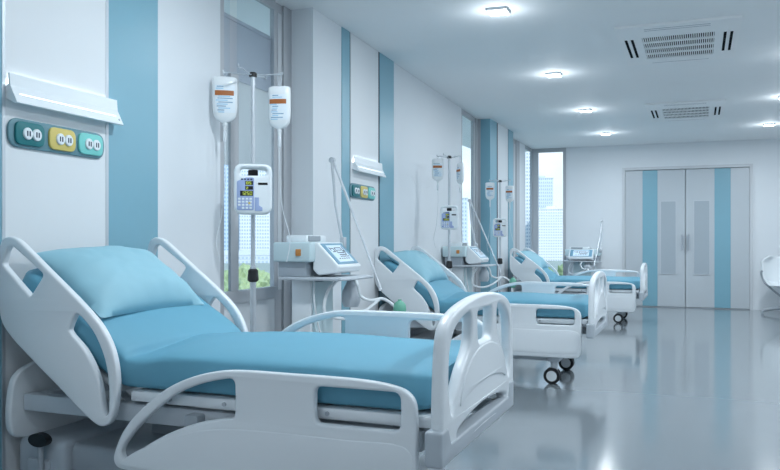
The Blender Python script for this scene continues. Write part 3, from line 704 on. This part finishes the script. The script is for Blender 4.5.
# ------------------------------------------------------------------ ventilators
def ventilator(label, x, y, rz, arm=1, bag=True):
    t = thing('ventilator', label, 'ventilator', (x, y, 0), rz, 'breathing ventilators on carts')
    q = MB(); q.rbox((-.21, -.255, 1.055), (.07, .255, 1.185), .012, 3); q.rbox((-.19, -.22, .955), (.02, .24, 1.06), .006, 2, 1); q.build('main_unit', [M['tealbox'], M['midgrey']], t)
    q = MB(); q.rbox((-.14, -.20, 1.183), (.01, .10, 1.232), .008, 2); q.build('top_module', M['white2'], t)
    q = MB(); q.rbox((-.02, -.17, 1.192), (.018, .0, 1.228), .004, 1); q.build('display_handle', M['grey'], t)
    # tilted console
    prof = [(.05, 1.185), (.085, 1.185), (.245, 1.025), (.235, .985), (.09, .965), (.05, 1.0)]
    q = MB(); n = len(prof)
    for ya, yb in ((-.185, .175),):
        q.add([(a, ya, z) for a, z in prof]+[(a, yb, z) for a, z in prof], [tuple(range(n)), tuple(range(2*n-1, n-1, -1))]+[(i, (i+1) % n, n+(i+1) % n, n+i) for i in range(n)])
    co = q.build('console', M['white2'], t, smooth=False)
    bv = co.modifiers.new('bevel', 'BEVEL'); bv.width = .012; bv.segments = 3
    e = Vector((.16, 0, -.16)).normalized(); nr = Vector((.16, 0, .16)).normalized(); c0 = Vector((.165, 0, 1.105))
    def slab(q, u0, u1, y0, y1, d0, d1):
        vs = [c0+e*u+nr*d+Vector((0, yy, 0)) for u, yy, d in ((u0, y0, d0), (u1, y0, d0), (u1, y1, d0), (u0, y1, d0), (u0, y0, d1), (u1, y0, d1), (u1, y1, d1), (u0, y1, d1))]
        q.add(vs, [(0, 3, 2, 1), (4, 5, 6, 7), (0, 1, 5, 4), (1, 2, 6, 5), (2, 3, 7, 6), (3, 0, 4, 7)])
    q = MB(); slab(q, -.098, .092, -.165, .155, -.002, .003); bz = q.build('bezel', M['bezel'], t, smooth=False)
    q = MB(); slab(q, -.080, .074, -.120, .110, .0, .005); sc_ = q.build('screen', M['screen'], t, smooth=False)
    q = MB()
    def line(u0, u1, y0, y1):
        um, ym = (u0+u1)/2, (y0+y1)/2; hu, hy = max(.0032, (u1-u0)/2), max(.0032, (y1-y0)/2*.78)
        slab(q, um-hu, um+hu, ym*.78-.005-hy, ym*.78-.005+hy, .004, .0062)
    line(-.055, -.051, -.03, .09); line(-.01, -.006, -.03, .09); line(-.055, -.006, -.034, -.030); line(-.055, -.006, .086, .090)
    line(-.05, -.046, -.11, -.06); line(-.05, -.015, -.064, -.060); line(-.02, -.016, -.11, -.06); line(-.06, -.03, -.125, -.121)
    line(.008, .012, -.03, .11); line(-.03, .012, .106, .110); line(-.065, -.01, .125, .129)
    for i in range(6): line(.022, .030, -.04+i*.03, -.025+i*.03)
    for i in range(5): line(.042, .048, -.10+i*.045, -.075+i*.045)
    for i in range(3): line(-.035, -.028, -.01+i*.03, .008+i*.03)
    q.build('screen_graphics', M['ink'], sc_, smooth=False)
    q = MB(); q.rbox((-.035, -.268, 1.095), (-.0, -.250, 1.14), .004, 2); q.build('alarm_knob', M['orange'], t)
    # tray, column, base
    q = MB(); q.rbox((-.16, -.26, .935), (.28, .26, .955), .006, 2); q.tube([(.28, -.25, .945), (.32, -.20, .945), (.32, .20, .945), (.28, .25, .945)], .009, 8); q.build('tray', M['palegrey'], t)
    q = MB(); q.rbox((-.13, -.15, .14), (.02, .15, .937), .015, 2); q.build('column', M['white2'], t)
    q = MB(); q.rbox((.018, -.13, .22), (.05, .13, .92), .008, 2); q.build('column_front', M['tealbox'], t)
    q = MB(); q.rbox((-.19, -.21, .085), (.22, .21, .145), .02, 3); q.build('cart_base', M['palegrey'], t)
    for xx in (-.15, .18):
        for yy in (-.17, .17):
            q = MB(); q.lathe([(0, -.012), (.038, -.012), (.042, 0), (.038, .012), (0, .012)], 16, mtx=Matrix.Translation((xx, yy, .0425))@Matrix.Rotation(R(90), 4, 'X')); q.build('caster_wheel', M['black'], t)
    # humidifier under the tray
    q = MB(); q.lathe([(0, .74), (.05, .74), (.066, .78), (.06, .85), (.035, .90), (.02, .935), (0, .935)], 20, mtx=Matrix.Translation((.20, .10, 0))); q.build('humidifier', M['palegrey'], t)
    # support arm: upright rod and a long drooping rod
    q = MB(); q.tube([(.06, .275, 1.15), (.00, .27, 1.45), (-.03, .27, 1.785)], .0105, 10); q.tube([(-.03, .262, 1.775), (-.03, .292, 1.775)], .022, 12); q.rbox((.04, .25, 1.12), (.08, .29, 1.22), .006, 2)
    q.tube([(-.03, .285, 1.785), (.10, .265, 1.49), (.25, .235, 1.15), (.36, .21, .90)], [.010, .009, .008, .007], 10); q.tube([(.36, .21, .90), (.375, .205, .85)], .012, 10)
    q.build('support_arm', M['alu'], t)
    q = MB(); q.tube(cr([(.27, .02, .93), (.30, .0, .88), (.31, .02, .82), (.36, .06, .79), (.42, .12, .80), (.46, .13, .785), (.52, .14, .74)], 8, False), .011, 10); q.build('breathing_hose', M['hose'], t)
    q = MB(); q.tube(cr([(.19, -.10, .93), (.15, -.16, .86), (.14, -.18, .72), (.24, -.12, .68), (.34, .0, .72), (.41, .10, .795)], 8, False), .011, 10); q.build('breathing_hose', M['hose'], t)
    q = MB(); q.tube(cr([(.05, -.16, .93), (.07, -.2, .80), (.10, -.18, .60), (.12, -.17, .55), (.10, -.12, .50)], 8, False), .006, 8); q.build('sensor_cable', M['hose'], t)
    if bag:
        q = MB(); q.lathe([(0, -.075), (.020, -.072), (.038, -.05), (.045, -.01), (.042, .025), (.026, .045), (.012, .052), (.012, .062), (0, .062)], 20, mtx=Matrix.Translation((.54, .15, .735))); q.build('reservoir_bag', M['green'], t)
    return t
ventilator('ventilator with tilted screen nearest the viewer, beside the large left window', -2.43, 4.80, 0)
ventilator('ventilator behind the middle bed, in front of the plain wall', -2.60, 9.02, 0).scale = (1, 1, .95)
ventilator('ventilator facing forward beyond the farthest bed, against the back wall', -1.95, 14.36, R(-90), bag=False).scale = (1, 1.2, .87)

# ------------------------------------------------------------------ chair by the door
t = thing('shell_chair', 'white shell chair on aluminium star legs right of the door', 'chair', (1.31, 14.02, 0), R(-88))
rows = []
for i in range(25):
    s = i/24
    if s < .45: k = s/.45; p = Vector((.24-.42*k, 0, .47-.03*math.sin(k*math.pi*.9))); 
    elif s < .62: k = (s-.45)/.17; a = k*R(80); p = Vector((-.18-.085*math.sin(a), 0, .463+.085*(1-math.cos(a))))
    else: k = (s-.62)/.38; p = Vector((-.265-.07*k, 0, .535+.40*k))
    hw = .25+.09*min(1, s/.5); hw *= (1 if s < .9 else math.sqrt(max(.45, 1-((s-.9)/.125)**2))); hw *= (1 if s > .08 else .85+.15*(s/.08))
    row = []
    for j in range(17):
        u = -1+2*j/16; curl = abs(u)**3
        row.append((p.x+curl*.06*(1 if s > .55 else 0)+curl*.14*max(0, s-.5), u*hw, p.z+curl*(.12*math.exp(-((s-.42)/.25)**2))))
    rows.append(row)
q = MB(); q.grid(rows); sh = q.build('seat_shell', M['chairshell'], t, ang=70)
md = sh.modifiers.new('thickness', 'SOLIDIFY'); md.thickness = .022; md.offset = 0
q = MB(); q.tube([(0, 0, .10), (0, 0, .40)], [.03, .024], 14); q.tube([(0, 0, .40), (0, 0, .455)], [.05, .08], 14); q.build('pedestal', M['grey'], t)
for k in range(4):
    a = R(90*k); c, s = math.cos(a), math.sin(a)
    q = MB(); q.tube(cr([(c*.02, s*.02, .13), (c*.12, s*.12, .10), (c*.31, s*.31, .065), (c*.345, s*.345, .045), (c*.35, s*.35, .0)], 3, False), [.034]*4+[.028]*4+[.022]*5, 10); q.build('leg', M['grey'], t)
for s in (-1, 1):
    q = MB(); q.tube(cr([(.0, s*.03, .26), (.0, s*.12, .32), (-.02, s*.24, .43), (-.05, s*.325, .52), (-.08, s*.355, .62), (-.06, s*.362, .68), (.02, s*.362, .69)], 4, False), .017, 10); q.build('armrest', M['grey'], t)

# ------------------------------------------------------------------ outside, haze put into pale colours
q = MB(); q.box((-900, -60, -13.2), (400, 1100, -13)); structure(q.build('ground', mat('pale city ground', (.34, .38, .34), .9, noise_amt=.2, noise_scale=.2), smooth=False))
HZ = [(.56, .64, .72), (.62, .68, .75), (.50, .60, .70), (.66, .70, .75), (.58, .66, .73)]
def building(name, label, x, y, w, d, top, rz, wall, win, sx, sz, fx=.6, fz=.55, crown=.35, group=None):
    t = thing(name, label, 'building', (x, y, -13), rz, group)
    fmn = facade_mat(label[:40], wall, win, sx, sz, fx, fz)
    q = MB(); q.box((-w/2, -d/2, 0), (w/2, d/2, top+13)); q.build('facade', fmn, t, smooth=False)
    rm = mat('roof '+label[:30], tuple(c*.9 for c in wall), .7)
    q = MB(); q.box((-w/2-.3, -d/2-.3, top+13), (w/2+.3, d/2+.3, top+13.5)); q.box((-w*crown/2, -d*.25, top+13.5), (w*crown/2, d*.25, top+16)); q.build('roof', rm, t, smooth=False)
    n = max(2, int((top+13)/sz)); q = MB()
    for i in range(1, n): q.box((-w/2-.12, -d/2-.25, i*sz-.12), (w/2+.12, -d/2, i*sz+.12))
    q.build('balcony_bands', rm, t, smooth=False)
def facez(x, y): return facing(x, y)
BL = [('apartment_tower', 'pale tower outside the left pane of the nearest window', -87.5, 126.5, 9, 12, 34, (.50, .62, .74), (.28, .42, .58), 2.2, 3.0, .6, .5),  # wall and window colours paled towards blue to stand for distance haze
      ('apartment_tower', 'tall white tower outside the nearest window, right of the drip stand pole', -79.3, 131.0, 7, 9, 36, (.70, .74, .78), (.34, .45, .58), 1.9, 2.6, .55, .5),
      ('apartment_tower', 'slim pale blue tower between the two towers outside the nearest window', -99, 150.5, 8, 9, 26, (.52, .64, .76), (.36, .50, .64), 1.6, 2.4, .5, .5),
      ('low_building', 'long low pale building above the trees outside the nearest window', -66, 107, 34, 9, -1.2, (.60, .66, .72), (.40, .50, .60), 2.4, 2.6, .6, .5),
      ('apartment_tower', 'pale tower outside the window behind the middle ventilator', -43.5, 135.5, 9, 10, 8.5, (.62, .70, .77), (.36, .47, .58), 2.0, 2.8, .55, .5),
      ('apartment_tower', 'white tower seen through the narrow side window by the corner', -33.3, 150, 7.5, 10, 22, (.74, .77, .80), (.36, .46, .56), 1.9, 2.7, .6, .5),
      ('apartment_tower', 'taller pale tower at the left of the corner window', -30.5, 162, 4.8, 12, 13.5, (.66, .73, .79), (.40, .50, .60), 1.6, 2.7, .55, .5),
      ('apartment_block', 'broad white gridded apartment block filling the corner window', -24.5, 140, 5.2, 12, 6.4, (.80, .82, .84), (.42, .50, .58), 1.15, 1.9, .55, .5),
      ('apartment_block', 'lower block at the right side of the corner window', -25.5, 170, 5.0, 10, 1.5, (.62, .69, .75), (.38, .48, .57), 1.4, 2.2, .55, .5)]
KF = 4.0
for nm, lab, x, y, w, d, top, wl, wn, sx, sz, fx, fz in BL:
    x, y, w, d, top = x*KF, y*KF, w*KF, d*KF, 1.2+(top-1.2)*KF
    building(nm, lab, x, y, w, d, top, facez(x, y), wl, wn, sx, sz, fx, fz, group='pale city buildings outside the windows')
# slender antenna tower
t = thing('antenna_tower', 'slender antenna tower with round cabin left of the drip stand pole, outside', 'tower', (-338, 542, -13), 0)
t.scale = (4, 4, 2.1)
q = MB(); q.tube([(0, 0, 0), (0, 0, 13.4)], [.7, .35], 12); q.build('shaft', mat('pale concrete', (.62, .68, .74), .7), t)
q = MB(); q.lathe([(0, 13.2), (.6, 13.2), (1.1, 13.7), (1.1, 14.3), (.6, 14.8), (0, 14.8)], 20); q.build('cabin', mat('pale cabin', (.55, .62, .70), .6), t)
q = MB(); q.tube([(0, 0, 14.6), (0, 0, 18)], [.16, .05], 8); q.build('mast', M['alu'], t)
# trees
LEAF = [mat('leaf green a', (.30, .40, .22), .8, noise_amt=.35, noise_scale=3), mat('leaf green b', (.36, .45, .25), .8, noise_amt=.35, noise_scale=3), mat('leaf green c', (.25, .36, .22), .8, noise_amt=.35, noise_scale=3)]
BARK = mat('bark', (.16, .12, .09), .9)
def tree(label, x, y, top, r, k):
    t = thing('leafy_tree', label, 'tree', (x, y, -13), k*1.3, 'trees below the windows')
    rnd = random.Random(k*17+3); q = MB()
    H_ = top+13
    for i in range(9):
        a = rnd.random()*6.28; rr = r*.55*rnd.random()**.5 if i else 0
        cz = H_-r*(.55+.5*rnd.random()) if i else H_-r*.62
        br = r*(.42+.2*rnd.random()) if i else r*.6
        bm = bmesh.new(); bmesh.ops.create_icosphere(bm, subdivisions=4, radius=br)
        for v in bm.verts:
            d = v.co.normalized(); f_ = 1+.30*noise.noise(d*2.2+Vector((k, i, 0)))+.22*noise.noise(d*6+Vector((i, k, 2)))+.16*noise.noise(d*14+Vector((k, 1, i)))
            v.co = d*br*f_
        bm.verts.index_update()
        q.add([v.co+Vector((math.cos(a)*rr, math.sin(a)*rr, cz)) for v in bm.verts], [[v.index for v in f.verts] for f in bm.faces]); bm.free()
    q.build('crown', LEAF[k % 3], t, smooth=False)
    q = MB(); q.tube([(0, 0, 0), (.1, 0, H_*.5), (0, .05, H_-r)], [.28, .2, .1], 10); q.build('trunk', BARK, t)
for k, (x, y, top, r, lab) in enumerate([(-24.2, 33.2, .15, 2.6, 'leafy tree leftmost outside the nearest window'), (-21.6, 34.6, -.1, 2.3, 'leafy tree outside the nearest window, behind the drip stand pole'), (-19.3, 35.3, .2, 2.6, 'leafy tree outside the nearest window, beside the ventilator'),
        (-11.2, 38.6, .1, 2.4, 'leafy tree outside the window behind the middle ventilator'), (-8.6, 40.0, -.05, 2.0, 'leafy tree outside the narrow side window'), (-7.3, 40.3, -.2, 1.6, 'leafy tree at the left of the corner window'), (-6.0, 41.5, .05, 2.0, 'leafy tree at the right of the corner window')]):
    fk = [1, 1.4, 1.9, 1, 1.4, 1.9, 1.05][k]; x, y, top, r = x*fk, y*fk, 1.2+(top-1.2)*fk, r*(1+(fk-1)*.4)
    tree(lab, x, y, top, r, k)

# ------------------------------------------------------------------ sky, sun, camera
w = bpy.data.worlds.new('sky'); scene.world = w; w.use_nodes = True
nt = w.node_tree; nt.nodes.clear()
out = nt.nodes.new('ShaderNodeOutputWorld'); bg = nt.nodes.new('ShaderNodeBackground')
tc = nt.nodes.new('ShaderNodeTexCoord'); sep = nt.nodes.new('ShaderNodeSeparateXYZ'); ramp = nt.nodes.new('ShaderNodeValToRGB')
nz = nt.nodes.new('ShaderNodeTexNoise'); nz.inputs['Scale'].default_value = 5; nz.inputs['Detail'].default_value = 6
mp = nt.nodes.new('ShaderNodeMapping'); mp.inputs['Scale'].default_value = (1, 1, 2.6)
nt.links.new(tc.outputs['Generated'], sep.inputs[0]); nt.links.new(sep.outputs['Z'], ramp.inputs[0])
nt.links.new(tc.outputs['Generated'], mp.inputs[0]); nt.links.new(mp.outputs[0], nz.inputs['Vector'])
cr_ = ramp.color_ramp; cr_.elements[0].position = 0; cr_.elements[0].color = (.80, .91, 1, 1); cr_.elements[1].position = .45; cr_.elements[1].color = (.38, .66, .95, 1)
r2 = nt.nodes.new('ShaderNodeValToRGB'); r2.color_ramp.elements[0].position = .48; r2.color_ramp.elements[0].color = (0, 0, 0, 1); r2.color_ramp.elements[1].position = .66; r2.color_ramp.elements[1].color = (.8, .8, .8, 1)
nt.links.new(nz.outputs['Fac'], r2.inputs[0])
mx = nt.nodes.new('ShaderNodeMix'); mx.data_type = 'RGBA'; mx.inputs['B'].default_value = (.95, .98, 1, 1)
nt.links.new(r2.outputs[0], mx.inputs['Factor']); nt.links.new(ramp.outputs[0], mx.inputs['A'])
nt.links.new(mx.outputs['Result'], bg.inputs['Color']); bg.inputs['Strength'].default_value = 1.3
nt.links.new(bg.outputs[0], out.inputs[0])
sd = bpy.data.lights.new('sun', 'SUN'); sd.energy = 2.5; sd.angle = R(2); sd.color = (1, .97, .93)
so = bpy.data.objects.new('sun', sd); COL.objects.link(so); so.rotation_euler = Vector((-.55, .62, -.56)).to_track_quat('-Z', 'Y').to_euler()

cam = bpy.data.cameras.new('camera'); co = bpy.data.objects.new('camera', cam); COL.objects.link(co)
co.location = (0, 0, 1.2); co.rotation_euler = (R(90), 0, math.atan(309/780))
cam.sensor_width = 36; cam.lens = 36.0; cam.shift_y = 5/780; cam.clip_start = .05; cam.clip_end = 3000
scene.camera = co
vs = scene.view_settings
vs.view_transform = 'Standard'; vs.look = 'None'; vs.gamma = 1; vs.use_curve_mapping = False; vs.exposure = 0.13
